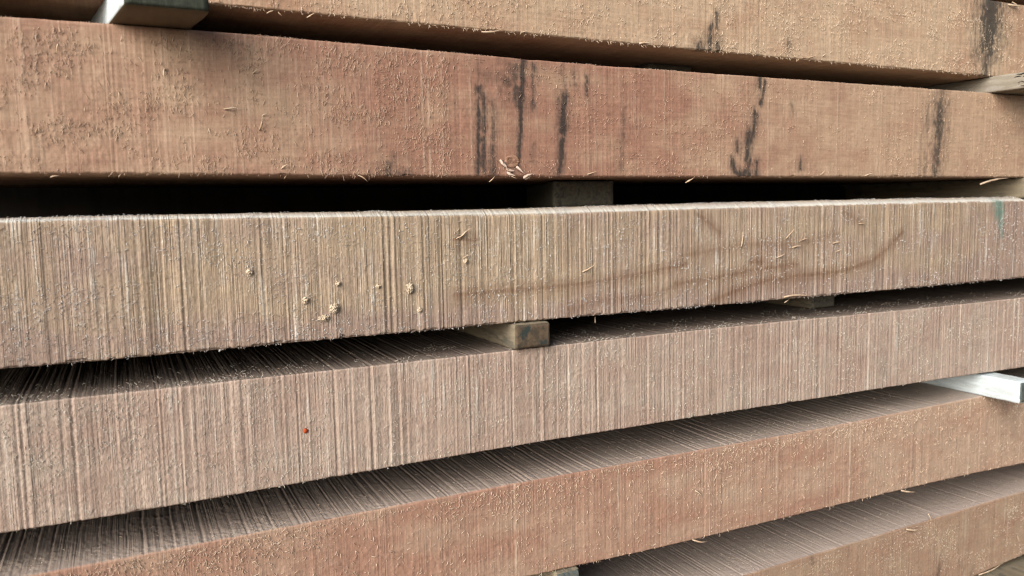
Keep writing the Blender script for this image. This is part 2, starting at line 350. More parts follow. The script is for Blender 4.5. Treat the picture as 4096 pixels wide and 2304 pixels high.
    back = np.stack([idx[:-1, -1], idx[:-1, 0], idx[1:, 0], idx[1:, -1]], -1)
    caps = [idx[0, ::-1][None], idx[-1][None]]
    o = link('sawn_board', P, [q, back]+caps, mat, None, mask.reshape(-1, 4), paint, True, (org[0], org[1], org[2]+Z0))
    tag(o, label, 'board', 'sawn boards stacked on stickers')
    o['_k'] = k
    info = dict(o=o, yf=Y[:, F].copy(), org=org, zt=lambda x: np.interp(x, XS, zt), zb=lambda x: np.interp(x, XS, zb), mat=mat, k=k, style=style, seed=seed)
    del o['_k']
    return info

def slivers(P, D, Nrm, L, Wd, lift, curl, seed):
    """many small tapered curled slivers. P base, D in-plane unit direction, Nrm outward. returns verts, quads, tris"""
    r = np.random.default_rng(seed); n = len(P)
    S = np.cross(D, Nrm)
    ang = r.uniform(-1, 1, n)*curl
    verts = []
    nr = 4
    for i in range(nr):
        t = i/(nr)
        w = Wd*(1-.55*t)
        bend = np.sin(t*np.pi*.75)
        c = P + D*(L*t)[:, None] + Nrm*(lift*bend - Wd*.25)[:, None] + S*(L*ang*t*t)[:, None]
        verts += [c+S*w[:, None]*.5, c-S*w[:, None]*.5, c+Nrm*(w*.7)[:, None]]
    tip = P + D*L[:, None] + Nrm*(lift*np.sin(np.pi*.75))[:, None] + S*(L*ang)[:, None]
    verts.append(tip)
    V = np.stack(verts, 1)          # n, 13, 3
    base = (np.arange(n)*V.shape[1])[:, None]
    Q = []
    for i in range(nr-1):
        for j in range(3):
            a = i*3+j; b = i*3+(j+1) % 3
            Q.append([a, b, b+3, a+3])
    Q = (base[:, :, None]+np.array(Q)[None]).reshape(-1, 4)
    e = (nr-1)*3
    Tt = (base[:, :, None]+np.array([[e, e+1, 12], [e+1, e+2, 12], [e+2, e, 12]])[None]).reshape(-1, 3)
    return V.reshape(-1, 3), Q, Tt

def fibre_set(bd, specs):
    """all the woolly fibres of one board, one mesh of kind stuff"""
    VV, QQ, TT, MM = [], [], [], []; off = 0
    for s_i, sp in enumerate(specs):
        r = np.random.default_rng(bd['seed']*31+s_i)
        n = sp['n']
        # density falls with distance: draw x so that the picture gets an even spread
        u = r.uniform(0, 1, n*4)
        x0, x1 = sp.get('x', (-.07, .70))
        x = x0+(x1-x0)*u**sp.get('xp', 1.25)
        w = r.uniform(0, 1, n*4)
        zt = bd['zt'](x); zb = bd['zb'](x)
        where = sp.get('on', 'front')
        if where == 'front':
            lo, hi = sp.get('v', (.035, 1)); v = lo+(hi-lo)*w
            z = zt+(zb-zt)*v
            y = bd['yf'][np.clip(np.searchsorted(XS, x), 0, len(XS)-1), np.clip((v*95).round().astype(int), 0, 95)]-.00008
        elif where == 'top':
            y = sp.get('d', .01)*w**1.5; z = zt+crown_at(bd['style'], x)*np.minimum(y/.006, 1)
        elif where == 'bottomedge':
            y = w*.0012; z = zb+.0003
        else:
            y = w*.001; z = zt-.0003
        dens = fbm(x/.02, (z-y)/.012, bd['seed']+200+s_i, 3)
        if 'pick' in sp: dens = dens*0+sp['pick'](x, z, zt, zb)*(.4+.9*dens)
        else: dens = smooth(.42, .66, dens)*.95+.05
        keep = np.where(r.uniform(0, 1, len(x)) < dens)[0][:n]
        x = x[keep]; y = y[keep]; z = z[keep]; n = len(x)
        P = np.stack([x, y, z], 1)
        sc_ = (1+.55*np.maximum(x, 0))        # nothing thinner than the eye can hold far off
        L = sp['L'][0]+(sp['L'][1]-sp['L'][0])*r.uniform(0, 1, n)**2
        W = r.uniform(*sp['W'], n)*sc_
        if where in ('front',):
            phi = r.normal(sp.get('phi', 0), sp.get('spread', .5), n)+np.where(r.uniform(0, 1, n) < .5, 0, np.pi)
            D = np.stack([np.sin(phi), 0*phi, np.cos(phi)], 1); Nn = np.tile([0., -1., 0.], (n, 1))
        elif where == 'top':
            phi = r.uniform(0, 2*np.pi, n); D = np.stack([np.cos(phi), np.sin(phi)*.6-.2, 0*phi], 1); Nn = np.tile([0., -.25, .97], (n, 1))
        elif where == 'bottomedge':
            phi = r.normal(0, .6, n); D = np.stack([np.sin(phi), -.25*r.uniform(0, 1, n), -np.cos(phi)], 1); Nn = np.tile([0., -1., 0.], (n, 1))
        else:
            phi = r.normal(0, .7, n); D = np.stack([np.sin(phi), -.5*r.uniform(0, 1, n), np.cos(phi)], 1); Nn = np.tile([0., -1., 0.], (n, 1))
        D /= np.linalg.norm(D, axis=1)[:, None]
        lift = L*r.uniform(*sp.get('lift', (.05, .35)), n)+.00012
        V, Q, Tt = slivers(P-bd['org'], D, Nn, L, W, lift, sp.get('curl', .5), bd['seed']+s_i)
        VV.append(V); QQ.append(Q+off); TT.append(Tt+off); off += len(V)
        mk = np.zeros((n, 4))
        vv = z+y if where == 'top' else z-y
        mk[:, 0] = stroke_mask(x, vv, STAINS.get(bd['k'], []), bd['seed']+7)*.75
        tn = bd['style']['tone']
        mk[:, 1] = (tn(x, vv, bd['seed']) if callable(tn) else tn)
        mk[:, 2] = np.clip(r.normal(sp.get('pale', .3), .30, n), 0, .95)
        MM.append(np.repeat(mk, 13, 0))
    o = link('wood_fibres', np.concatenate(VV), [np.concatenate(QQ), np.concatenate(TT)], FIB[bd['mat'].name], bd['o'], np.concatenate(MM), None, False)
    o['kind'] = 'stuff'
    return o

def splinter(bd, a, b, width, lift, seed, name='splinter', base_y=-.0003, mat=None):
    """one torn sliver standing off the board from a to b (millimetres along and up)"""
    r = np.random.default_rng(seed)
    a = np.array([a[0]/1000., base_y, a[1]/1000.]); b = np.array([b[0]/1000., base_y-lift, b[1]/1000.])
    ax = b-a; L = np.linalg.norm(ax); d = ax/L
    side = np.cross(d, [0, -1., 0]); side /= np.linalg.norm(side); out = np.cross(side, d)
    nr = 7; V = []
    bow = r.uniform(.02, .09)*L; sw = r.uniform(-.08, .08)*L
    for i in range(nr):
        t = i/(nr-1)
        w = width*(.55+.7*np.sin(np.pi*min(t*1.15+.12, 1)))*(1-.65*t**3)*r.uniform(.85, 1.15)
        th = width*.3*(1-.5*t)
        c = a+ax*t+out*bow*np.sin(np.pi*t)+side*sw*np.sin(np.pi*t)
        V += [c+side*w*.5, c+out*th+side*w*.2*r.uniform(-1, 1), c-side*w*.5, c-out*th*.4]
    V = np.array(V)-bd['org']
    Q = [[i*4+j, i*4+(j+1) % 4, i*4+4+(j+1) % 4, i*4+4+j] for i in range(nr-1) for j in range(4)]
    caps = np.array([[3, 2, 1, 0], [nr*4-4, nr*4-3, nr*4-2, nr*4-1]])
    return link(name, V, [np.array(Q), caps], mat or SPL, bd['o'])

def rough_box(name, cor, mat, n=(26, 10, 10), amp=.0004, seed=1, rnd=.0008, parent=None, chip=0.0, loc=None):
    """a sawn stick: eight corners (x y z order 000,100,010,110,001,101,011,111), worn edges and uneven faces"""
    cor = np.array(cor, float); org = cor.mean(0) if loc is None else np.array(loc)
    V, Fq, Mi = [], [], []; off = 0; key = {}
    nx, ny, nz = n
    def tri(u, v, w):
        c = cor.reshape(2, 2, 2, 3)     # z, y, x
        cx = c[:, :, 0]*(1-u)+c[:, :, 1]*u; cy = cx[:, 0]*(1-v)+cx[:, 1]*v
        return cy[0]*(1-w)+cy[1]*w
    def grade(k, m):
        t = k/m; return t
    def vid(i, j, k):
        if (i, j, k) in key: return key[(i, j, k)]
        u, v, w = i/nx, j/ny, k/nz
        p = tri(u, v, w); cen = tri(.5, v, .5)
        key[(i, j, k)] = len(V); V.append((p, (u, v, w))); return key[(i, j, k)]
    for j in range(ny):
        for i in range(nx):
            for k in (0, nz):
                f = [vid(i, j, k), vid(i+1, j, k), vid(i+1, j+1, k), vid(i, j+1, k)]
                Fq.append(f if k else f[::-1]); Mi.append(2 if k else 0)
        for k in range(nz):
            for i in (0, nx):
                f = [vid(i, j, k), vid(i, j+1, k), vid(i, j+1, k+1), vid(i, j, k+1)]
                Fq.append(f if i else f[::-1]); Mi.append(0 if i else 1)
    for i in range(nx):
        for k in range(nz):
            for j in (0, ny):
                f = [vid(i, j, k), vid(i+1, j, k), vid(i+1, j, k+1), vid(i, j, k+1)]
                Fq.append(f[::-1] if j else f); Mi.append(0)
    P = np.array([v[0] for v in V]); U = np.array([v[1] for v in V])
    size = np.array([np.linalg.norm(cor[1]-cor[0]), np.linalg.norm(cor[2]-cor[0]), np.linalg.norm(cor[4]-cor[0])])
    # round the edges: pull points that are near two faces towards the core
    core = np.clip(U*size, rnd, size-rnd)/size
    dv = (U-core)*size; ln = np.linalg.norm(dv, axis=1)
    pull = np.where(ln > rnd, (ln-rnd)/np.maximum(ln, 1e-9), 0)
    Ct = np.array([tri(*c) for c in core])
    P = P+(Ct-P)*pull[:, None]
    nrm = np.where(ln[:, None] > 1e-6, (P-Ct)/np.maximum(np.linalg.norm(P-Ct, axis=1), 1e-9)[:, None], 0)
    q = P*1000
    dn = fbm(q[:, 0]/1.6+q[:, 1]*.2, q[:, 2]/1.3+q[:, 1]*.35, seed, 3)-.5
    P = P+nrm*(dn*2*amp)[:, None]
    if chip:
        ed = np.clip(1-U[:, 1]*size[1]/.006, 0, 1)*(ln > rnd*1.05)
        P = P+(Ct-P)*(ed*chip*vn(q[:, 2]/1.2, q[:, 0]/1.2, seed+5)*2)[:, None]+nrm*(ed*.0006*(vn(q[:, 2]/.5, q[:, 0]/.5, seed+6)-.5))[:, None]
    mats = mat if isinstance(mat, tuple) else (mat,)
    o = link(name, P-org, [np.array(Fq)], mats[0], parent, None, None, True, (org[0], org[1], org[2]+Z0) if parent is None else None)
    for mm in mats[1:]: o.data.materials.append(mm)
    if len(mats) > 1: o.data.polygons.foreach_set('material_index', np.minimum(np.array(Mi), len(mats)-1).astype(np.int32))
    return o, org
# ------------------------------------------------------------------ the six boards (edges measured along the stack, metres)
STAINS[2] += [([(184., 70.), (212., 74.)], 5.5, .34), ([(197., 62.), (203., 74.)], 4.5, .42), ([(124., 19.), (134., 19.)], 3.5, .5)]
for _k in (1, 2):
    STAINS[_k] = [(p, w*1.3 if w < 5 else w, s) for p, w, s in STAINS[_k]]
STAINS[6] = [(p, w, s*.6) for p, w, s in STAINS[6]]
RINGS = [([(x, z+dz) for x, z in p], w*ww, s*ss) for p, w, s in RINGS for dz, ww, ss in ((0, 1.3, 1.5), (-2.3, 1.0, .9), (2.6, 1.6, .7), (-4.4, 1.8, .5))]
def E_(*p): return np.array(p).T

def tone1(x, v, s): return np.clip(.55 - .45*smooth(.05, .26, x)*1 + .25*(fbm(x/.04, v/.03, s+300, 2)-.5)*2 + .25*smooth(.60, .64, x), 0, 1)
def tone2(x, v, s):
    t = .38 + .62*smooth(.06, .13, x)*(1-smooth(.26, .36, x)) + .7*(fbm(x/.03, v/.025, s+300, 3)-.5)
    return np.clip(t - .35*smooth(.33, .5, x), 0, 1)
def tone3(x, v, s):
    mid = np.exp(-((x-.16)/.12)**2)
    low = smooth(-.045, -.063, v)
    return np.clip(.50 - .45*mid - .15*smooth(.2, .5, x) + .9*low + .55*(fbm(x/.05, v/.02, s+300, 3)-.5) + .5*smooth(.52, .64, x), 0, 1)
def tone4(x, v, s): return np.clip(.42 + .7*(fbm(x/.035, v/.05, s+300, 3)-.5), 0, 1)
def tone5(x, v, s): return np.clip(.72 - .62*smooth(.26, .6, x) + .6*(fbm(x/.05, v/.02, s+300, 3)-.5), 0, 1)
def tone6(x, v, s): return np.clip(.4 + 1.0*(fbm(x/.05, v/.012, s+300, 3)-.5), 0, 1)
def lit_fringe(X, V, Y, s): return 1.0*np.exp(-(np.maximum(Y, 0)/.0045)**2)*smooth(-.0035, -.0012, V)*(Y > .0003)  # bright lit strip on the third board's top edge, painted as colour

W1 = wood_pair('tan_sawn_wood', (.57, .412, .278), (.43, .25, .16), (3.1, .2, .7), streak=.18, broad=.13, fuzz=.26, grain=.24, dustc=(.64, .53, .41), dust=.25, bump=.4, bw=(.25, .6, .5))
W2 = wood_pair('red_brown_sawn_wood', (.51, .348, .236), (.375, .202, .140), (1.3, 2.2, .1), streak=.16, broad=.12, fuzz=.24, grain=.28, dustc=(.62, .47, .35), dust=.22, bump=.36, bw=(.25, .5, .7))
W3 = wood_pair('weathered_sawn_wood', (.445, .335, .232), (.375, .270, .213), (5.7, .9, 2.4), streak=.33, broad=.26, sfreq=540, fuzz=.28, grain=.07, dustc=(.80, .775, .70), dust=.48, bump=.9, bw=(.65, .55, .06), ringc=(.22, .125, .075))  # pale colour is near-white so the painted lit edge reads bright
W4 = wood_pair('grey_pink_sawn_wood', (.49, .385, .31), (.425, .295, .232), (.4, 3.3, 1.9), streak=.27, broad=.24, sfreq=440, fuzz=.30, grain=.05, dustc=(.70, .645, .56), dust=.45, bump=.95, bw=(.40, .75, .05), ringc=(.19, .155, .13))  # top face colour is darkened here to stand in for gap shade
W5 = wood_pair('orange_sawn_wood', (.49, .345, .25), (.41, .235, .166), (2.8, 1.5, 4.1), streak=.20, broad=.14, fuzz=.24, grain=.10, dustc=(.66, .53, .40), dust=.22, bump=.42, bw=(.5, .5, .15), ringc=(.44, .38, .33))
W6 = wood_pair('olive_sawn_wood', (.40, .285, .198), (.35, .21, .145), (6.2, .6, 3.7), streak=.16, broad=.12, fuzz=.24, grain=.15, dustc=(.58, .52, .42), dust=.25, bump=.4, bw=(.4, .5, .2), ringc=(.55, .46, .405))  # base darkened slightly to stand in for light falling off lower down
SPL = plain('pale_splinter_wood', ((.62, .49, .36), (.50, .34, .22)), (300, 300, 300), bump=.2)
DST = plain('sawdust', ((.80, .68, .52), (.70, .54, .38)), (500, 500, 500), bump=.2)

B0 = make_board(0, E_((-.16, .232), (.86, .226)), E_((-.16, .1715), (.86, .1650)), W1,
    'board stacked above the light tan one, mostly out of view at the top right corner', dict(kerf=(.00005, 5, .0001, .0003), fuzz=.0003, tone=.5), 101)
B1 = make_board(1, E_((-.16, .1562), (.2, .153), (.62, .150), (.644, .1504), (.86, .1500)),
    E_((-.16, .0968), (.07, .0953), (.137, .0948), (.215, .0946), (.307, .0942), (.418, .0938), (.558, .0939), (.648, .0939), (.86, .0937)), W1,
    'light tan woolly board at the top with a broad charcoal band near its right end', dict(kerf=(.00007, 60, .00014, .0004), fuzz=.00022, tear=.00014, tone=tone1, jag=.0004), 11, botdense=1)
B2 = make_board(2, E_((-.16, .0832), (-.04, .083), (.011, .0834), (.069, .0832), (.137, .0823), (.215, .0811), (.307, .0808), (.419, .0809), (.559, .0814), (.649, .0813), (.86, .0812)),
    E_((-.16, .0180), (.008, .0179), (.066, .0175), (.135, .0171), (.214, .0169), (.308, .017), (.42, .0171), (.563, .0172), (.654, .0171), (.86, .017)), W2,
    'reddish brown board with several black streaks across its middle and right', dict(kerf=(.00006, 80, .00012, .00035), fuzz=.00016, tear=.0001, tone=tone2, jag=.0002), 22, botdense=1)
B3 = make_board(3, E_((-.16, -.0018), (-.045, -.0021), (.006, -.0024), (.065, -.0028), (.134, -.0036), (.213, -.0041), (.308, -.0032), (.421, -.0021), (.564, -.0016), (.656, -.0017), (.86, -.0016)),
    E_((-.16, -.0653), (-.05, -.0655), (.003, -.0656), (.062, -.0651), (.132, -.0649), (.212, -.0646), (.308, -.0649), (.423, -.0649), (.567, -.0645), (.66, -.0644), (.86, -.064)), W3,
    'grey brown board with vertical saw lines, sawdust lumps and brightly lit fuzzy top edge', dict(kerf=(.00020, 170, .00042, .00032), fuzz=.00018, tear=.00012, tone=tone3, jag=.0012, crown=((-.06, .1, .25, .5, .7), (.0013, .0025, .0036, .0032, .003)), topk=.35, dust=lit_fringe), 33, topdense=.02)
B4 = make_board(4, E_((-.16, -.0812), (-.05, -.081), (.002, -.081), (.062, -.0807), (.131, -.0806), (.212, -.080), (.308, -.0795), (.423, -.0797), (.568, -.0808), (.66, -.0804), (.86, -.080)),
    E_((-.16, -.1372), (-.055, -.1375), (-.002, -.1380), (.059, -.1371), (.13, -.1362), (.211, -.1359), (.308, -.136), (.425, -.137), (.571, -.1379), (.666, -.1392), (.86, -.141)), W4,
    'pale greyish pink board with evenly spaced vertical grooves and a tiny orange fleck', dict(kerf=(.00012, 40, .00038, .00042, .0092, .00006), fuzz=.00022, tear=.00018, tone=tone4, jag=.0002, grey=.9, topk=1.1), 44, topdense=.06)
B5 = make_board(5, E_((-.16, -.1588), (-.056, -.1585), (-.003, -.1587), (.058, -.1581), (.129, -.1577), (.211, -.1577), (.308, -.158), (.425, -.1588), (.572, -.1575), (.667, -.1567), (.86, -.156)),
    E_((-.16, -.213), (.06, -.2135), (.21, -.2155), (.309, -.2178), (.427, -.2183), (.576, -.2192), (.672, -.222), (.86, -.226)), W5,
    'orange brown board with a curly torn band below its upper edge', dict(kerf=(.00012, 70, .00016, .0004), fuzz=.00020, tear=.0002, tone=tone5, topkerf=(.00008, 50, .00030, .0004, .0066, .0001), jag=.0003, grey=.9, topk=1.5), 55, topdense=.06)
B6 = make_board(6, E_((-.16, -.255), (.2, -.2535), (.428, -.2505), (.578, -.2483), (.674, -.2466), (.86, -.244)),
    E_((-.16, -.319), (.3, -.315), (.5, -.3115), (.581, -.309), (.612, -.3084), (.64, -.3058), (.678, -.3036), (.86, -.297)), W6,
    'brown bottom board with a broad pale pinkish grey top face', dict(kerf=(.00009, 50, .00012, .0004), fuzz=.00016, tear=.00012, tone=tone6, topkerf=(.00008, 45, .00026, .0004, .0072, .0001), jag=.0003, grey=.9, topk=1.4), 66, topdense=.06)

# ------------------------------------------------------------------ wool and fuzz raised by the saw
fibre_set(B1, [dict(n=5000, L=(.0006, .0028), W=(.00020, .00042), spread=.5, curl=.6, pale=.55, lift=(.08, .35), x=(.02, .70), xp=1.0),
               dict(n=260, on='bottomedge', L=(.0008, .0026), W=(.0002, .00036), pale=.45, x=(.05, .70), lift=(.1, .6))])
fibre_set(B2, [dict(n=3000, L=(.0007, .0036), W=(.00017, .00034), spread=.38, curl=.55, pale=.50, x=(-.07, .16), xp=1.0, lift=(.05, .3)),
               dict(n=2600, L=(.0008, .0024), W=(.0002, .00036), spread=.9, phi=.3, curl=.5, pale=.42, x=(.12, .70), lift=(.03, .18)),
               dict(n=90, on='bottomedge', L=(.0004, .0016), W=(.0002, .00034), pale=.35, lift=(.1, .5)),
               dict(n=700, on='topedge', L=(.0003, .0008), W=(.0002, .0003), pale=.7)])
fibre_set(B3, [dict(n=4500, L=(.0004, .0014), W=(.00024, .00048), spread=1.1, curl=.7, pale=.72, lift=(.1, .45)),
               dict(n=1500, L=(.001, .0026), W=(.0002, .00034), spread=.35, phi=1.35, curl=.3, pale=.3, lift=(.03, .2), x=(-.07, .3)),
               dict(n=230, on='bottomedge', L=(.0003, .0015), W=(.00024, .0004), pale=.4, lift=(.1, .5)),
               dict(n=2600, on='top', d=.010, L=(.0003, .0011), W=(.00018, .00032), pale=.9, lift=(.2, .8), xp=1.15),
               dict(n=300, on='topedge', L=(.0003, .0006), W=(.0002, .0003), pale=.9, x=(.0, .7))])
fibre_set(B4, [dict(n=4200, L=(.0004, .0014), W=(.00024, .00046), spread=.9, curl=.9, pale=.62, lift=(.1, .4), x=(-.07, .70), xp=1.35),
               dict(n=80, on='bottomedge', L=(.0004, .001), W=(.00022, .00034), pale=.4),
               dict(n=1100, on='top', d=.045, L=(.0006, .0022), W=(.00022, .00036), pale=.55, lift=(.2, .7))])
fibre_set(B5, [dict(n=5000, L=(.0007, .0030), W=(.00024, .00048), spread=.9, curl=1.0, pale=.62, lift=(.1, .45), pick=lambda x, z, zt, zb: np.exp(-((zt-z)/(.011+.006*np.sin(x*40)))**2)+.12),
               dict(n=1200, L=(.0004, .0014), W=(.00022, .0004), spread=.5, curl=.5, pale=.6, lift=(.05, .3)),
               dict(n=110, on='bottomedge', L=(.0005, .0017), W=(.0002, .00034), pale=.3),
               dict(n=500, on='top', d=.05, L=(.0006, .0018), W=(.0002, .00034), pale=.6, lift=(.1, .4))])
fibre_set(B6, [dict(n=2600, L=(.0005, .0018), W=(.00022, .00042), spread=.5, curl=.5, pale=.4, lift=(.05, .35), x=(.36, .72), xp=1.0),
               dict(n=250, on='top', d=.05, L=(.0006, .0018), W=(.0002, .00034), pale=.7, lift=(.1, .4), x=(.3, .72), xp=1.0)])

# ------------------------------------------------------------------ larger splinters, one by one
rs = np.random.default_rng(5)
for bd, segs in ((B1, SPL1), (B2, SPL2), (B3, SPL3), (B4, SPL4), (B5, SPL5), (B6, SPL6)):
    for i, (a, b) in enumerate(segs):
        Ls = math.hypot(a[0]-b[0], a[1]-b[1])/1000.
        splinter(bd, a, b, min(.0010, .00028+.07*Ls)*rs.uniform(.8, 1.2)*(1+.4*a[0]/600), min(.004, .0006+.28*Ls)*rs.uniform(.6, 1.1), 900+i)

# the torn knot low on the second board
def knot(bd, cx, cz, rx, rz, mat):
    V = []; F = []; na = 28; rad = [0, .3, .55, .75, .9, 1.02, 1.15]; hh = [.0001, .0001, .0003, .0002, .0004, .0001, -.0005]
    for j, (q, h) in enumerate(zip(rad, hh)):
        for i in range(na):
            t = 2*math.pi*i/na; w = 1+.22*(vn(np.array([i*.45]), np.array([0.]), 5)[0]-.5)
            V.append((cx+rx*q*w*math.cos(t), -h*(1.2+.5*math.sin(t*3)), cz+rz*q*w*math.sin(t)))
    for j in range(len(rad)-1):
        for i in range(na): F.append([j*na+i, (j+1)*na+i, (j+1)*na+(i+1) % na, j*na+(i+1) % na])
    return link('knot', np.array(V)-bd['org'], [np.array(F)], mat, bd['o'], None, None, True)
KN = plain('knot_wood', ((.42, .25, .17), (.27, .14, .085)), (260, 260, 900), bump=.6)
k_ = knot(B2, .1966, .0252, .0042, .0036, KN); k_['label'] = 'torn round knot low on the board'
FLK = plain('torn_flake_wood', ((.74, .58, .48), (.60, .42, .32)), (400, 400, 400), bump=.3)
CURL = [((189.2, 26.2), (191.4, 22.0)), ((190.2, 25.0), (193.2, 20.6)), ((192.6, 21.2), (197.4, 20.1)), ((193.0, 19.5), (197.8, 17.4)), ((199.0, 22.6), (203.0, 18.5)), ((203.2, 16.2), (208.5, 18.7))]
for i, (a, b) in enumerate(CURL): splinter(B2, a, b, .0017, .0016, 400+i, mat=FLK)

# orange fleck on the fourth board
FL = plain('orange_paint', ((.55, .10, .03), (.40, .06, .02)), (600, 600, 600), bump=.3)
def blob(name, c, r3, mat, parent_bd, seed, n=9):
    r = np.random.default_rng(seed); V = []; F = []
    for j in range(6):
        ph = math.pi*j/5
        for i in range(n):
            t = 2*math.pi*i/n; w = r.uniform(.75, 1.2)
            V.append((c[0]+r3[0]*w*math.sin(ph)*math.cos(t), c[1]-r3[1]*math.cos(ph), c[2]+r3[2]*w*math.sin(ph)*math.sin(t)))
    for j in range(5):
        for i in range(n): F.append([j*n+i, j*n+(i+1) % n, (j+1)*n+(i+1) % n, (j+1)*n+i])
    return link(name, np.array(V)-parent_bd['org'], [np.array(F)], mat, parent_bd['o'])
f_ = blob('paint_fleck', (.0778, -.0003, -.110), (.0014, .0007, .0013), FL, B4, 3); f_['label'] = 'tiny orange paint fleck'

# ------------------------------------------------------------------ sawdust lumps clinging to the third board
def clump(x, z, rx, rz, dep, n, seed, label):
    r = np.random.default_rng(seed); VV = []; FF = []; off = 0
    for i in range(n):
        t = r.uniform(0, 2*np.pi); q = r.uniform(0, 1)**.6
        px, pz = rx*q*math.cos(t), rz*q*math.sin(t)
        py = -dep*(1-q*q)*r.uniform(.3, 1.0)-.0001
        s = r.uniform(.00020, .00052)*(1.2-.4*q)
        v = np.array([(1, 0, 0), (-1, 0, 0), (0, 1, 0), (0, -1, 0), (0, 0, 1), (0, 0, -1)], float)*r.uniform(.5, 1.5, (6, 1))*s*np.array([r.uniform(.7, 1.7), 1, r.uniform(.7, 1.7)])
        A = np.linalg.qr(r.normal(size=(3, 3)))[0]
        if np.linalg.det(A) < 0: A = -A
        VV.append(v@A+np.array([px, py, pz]))
        f = np.array([(0, 2, 4), (2, 1, 4), (1, 3, 4), (3, 0, 4), (2, 0, 5), (1, 2, 5), (3, 1, 5), (0, 3, 5)])
        FF.append(f+off); off += 6
    # a solid heart so the lump is not hollow
    o = link('sawdust_clump', np.concatenate(VV), [np.concatenate(FF)], DST, None, None, None, False, (x/1000., -.0003, z/1000.+Z0))
    tag(o, label, 'sawdust', 'sawdust lumps on the third board')
clump(54.6, -28.8, .0013, .0018, .0014, 45, 1, 'small sawdust lump farthest left on the saw lined grey board')
clump(97.2, -36.6, .0014, .0014, .0013, 40, 2, 'small sawdust lump just above the largest lump on the grey board')
clump(80.6, -44.0, .0015, .0018, .0014, 50, 3, 'small sawdust lump left of the largest lump on the grey board')
clump(94.7, -49.0, .0025, .0026, .0022, 150, 4, 'largest sawdust lump, crumbly and pale, low on the grey board')
clump(89.5, -53.7, .0027, .0016, .0015, 110, 5, 'flat sawdust lump hanging just below and left of the largest lump')
clump(117.8, -39.3, .0014, .0010, .0012, 30, 6, 'tiny sawdust speck between the largest lump and the tall lump')
clump(135.0, -41.3, .0022, .0028, .0020, 130, 7, 'tall sawdust lump right of centre among the lumps on the grey board')
clump(140.1, -53.3, .0013, .0014, .0012, 40, 8, 'small sawdust lump lowest on the right, under the tall lump')
clump(167.1, -28.1, .0015, .0018, .0013, 40, 9, 'small sawdust lump farthest right, below a torn splinter')

# ------------------------------------------------------------------ stickers (spacer sticks) in the gaps
GREEN = plain('dark_green_end', ((.030, .037, .025), (.055, .062, .045)), (900, 300, 90), bump=.5)
TAN = plain('raw_tan_wood', ((.15, .105, .06), (.11, .075, .042)), (60, 15, 200), bump=.3)
WHITE = plain('pale_paint_and_lit_wood', ((.70, .79, .82), (.54, .60, .61), (.64, .71, .73)), (90, 40, 300), bump=.4)
CRUM = plain('crumbly_brown_end', ((.16, .11, .068), (.085, .066, .046), (.040, .052, .048)), (220, 220, 260), bump=.8)
TEAL = plain('blue_green_end', ((.085, .115, .118), (.14, .14, .115), (.07, .095, .098)), (400, 400, 400), bump=.5)
DULL = plain('dull_pale_wood', ((.38, .34, .28), (.27, .235, .185), (.34, .31, .265)), (60, 30, 260), bump=.5)
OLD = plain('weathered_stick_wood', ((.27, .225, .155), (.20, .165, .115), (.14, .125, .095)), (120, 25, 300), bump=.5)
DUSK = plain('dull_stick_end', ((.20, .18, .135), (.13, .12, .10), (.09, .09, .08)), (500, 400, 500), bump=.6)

def box8(x0, x1, y0, y1, z0, z1, sk=0.0):
    """sk: sideways drift of the back end"""
    return [(x0, y0, z0), (x1, y0, z0), (x0+sk, y1, z0), (x1+sk, y1, z0), (x0, y0, z1), (x1, y0, z1), (x0+sk, y1, z1), (x1+sk, y1, z1)]

def sticker(label, cor, side, end, seed, end_t=.0006, chip=0.0, amp=.0004, rnd=.0008, inset=.0007):
    o, org = rough_box('sticker', cor, side, (18, 36, 10), amp, seed, rnd, None, chip)
    tag(o, label, 'sticker', 'stickers between the boards')
    # the painted or weathered end grain is a skin of its own on the front end
    c = np.array(cor, float); f0, f1, f4, f5 = c[0], c[1], c[4], c[5]
    ax = c[0]-c[2]; ax /= np.linalg.norm(ax)
    nu, nv = 22, 12; V = []
    for j in range(nv+1):
        for i in range(nu+1):
            u, v = i/nu, j/nv
            p = (f0*(1-u)+f1*u)*(1-v)+(f4*(1-u)+f5*u)*v
            V.append(p)
    V = np.array(V); cen = V.mean(0)
    w = np.linalg.norm(f1-f0); h = np.linalg.norm(f4-f0)
    uv = np.array([(i/nu, j/nv) for j in range(nv+1) for i in range(nu+1)])
    rx = np.clip(uv[:, 0]*w, inset, w-inset)/w; rz = np.clip(uv[:, 1]*h, inset, h-inset)/h
    V = (f0*(1-rx)[:, None]+f1*rx[:, None])*(1-rz)[:, None]+(f4*(1-rx)[:, None]+f5*rx[:, None])*rz[:, None]
    edge = np.minimum(np.minimum(uv[:, 0], 1-uv[:, 0])*w, np.minimum(uv[:, 1], 1-uv[:, 1])*h)
    bump = (fbm(V[:, 0]*1400, V[:, 2]*1400, seed+3, 3)-.5)*.0006
    V = V+ax*(end_t+.0003*smooth(0, .0012, edge)+bump*smooth(0, .001, edge)-.0009*(1-smooth(0, .0007, edge)))[:, None]
    Fq = [[j*(nu+1)+i, j*(nu+1)+i+1, (j+1)*(nu+1)+i+1, (j+1)*(nu+1)+i] for j in range(nv) for i in range(nu)]
    link('end_grain', V-org, [np.array(Fq)], end, o, None, None, True)
    return o, org

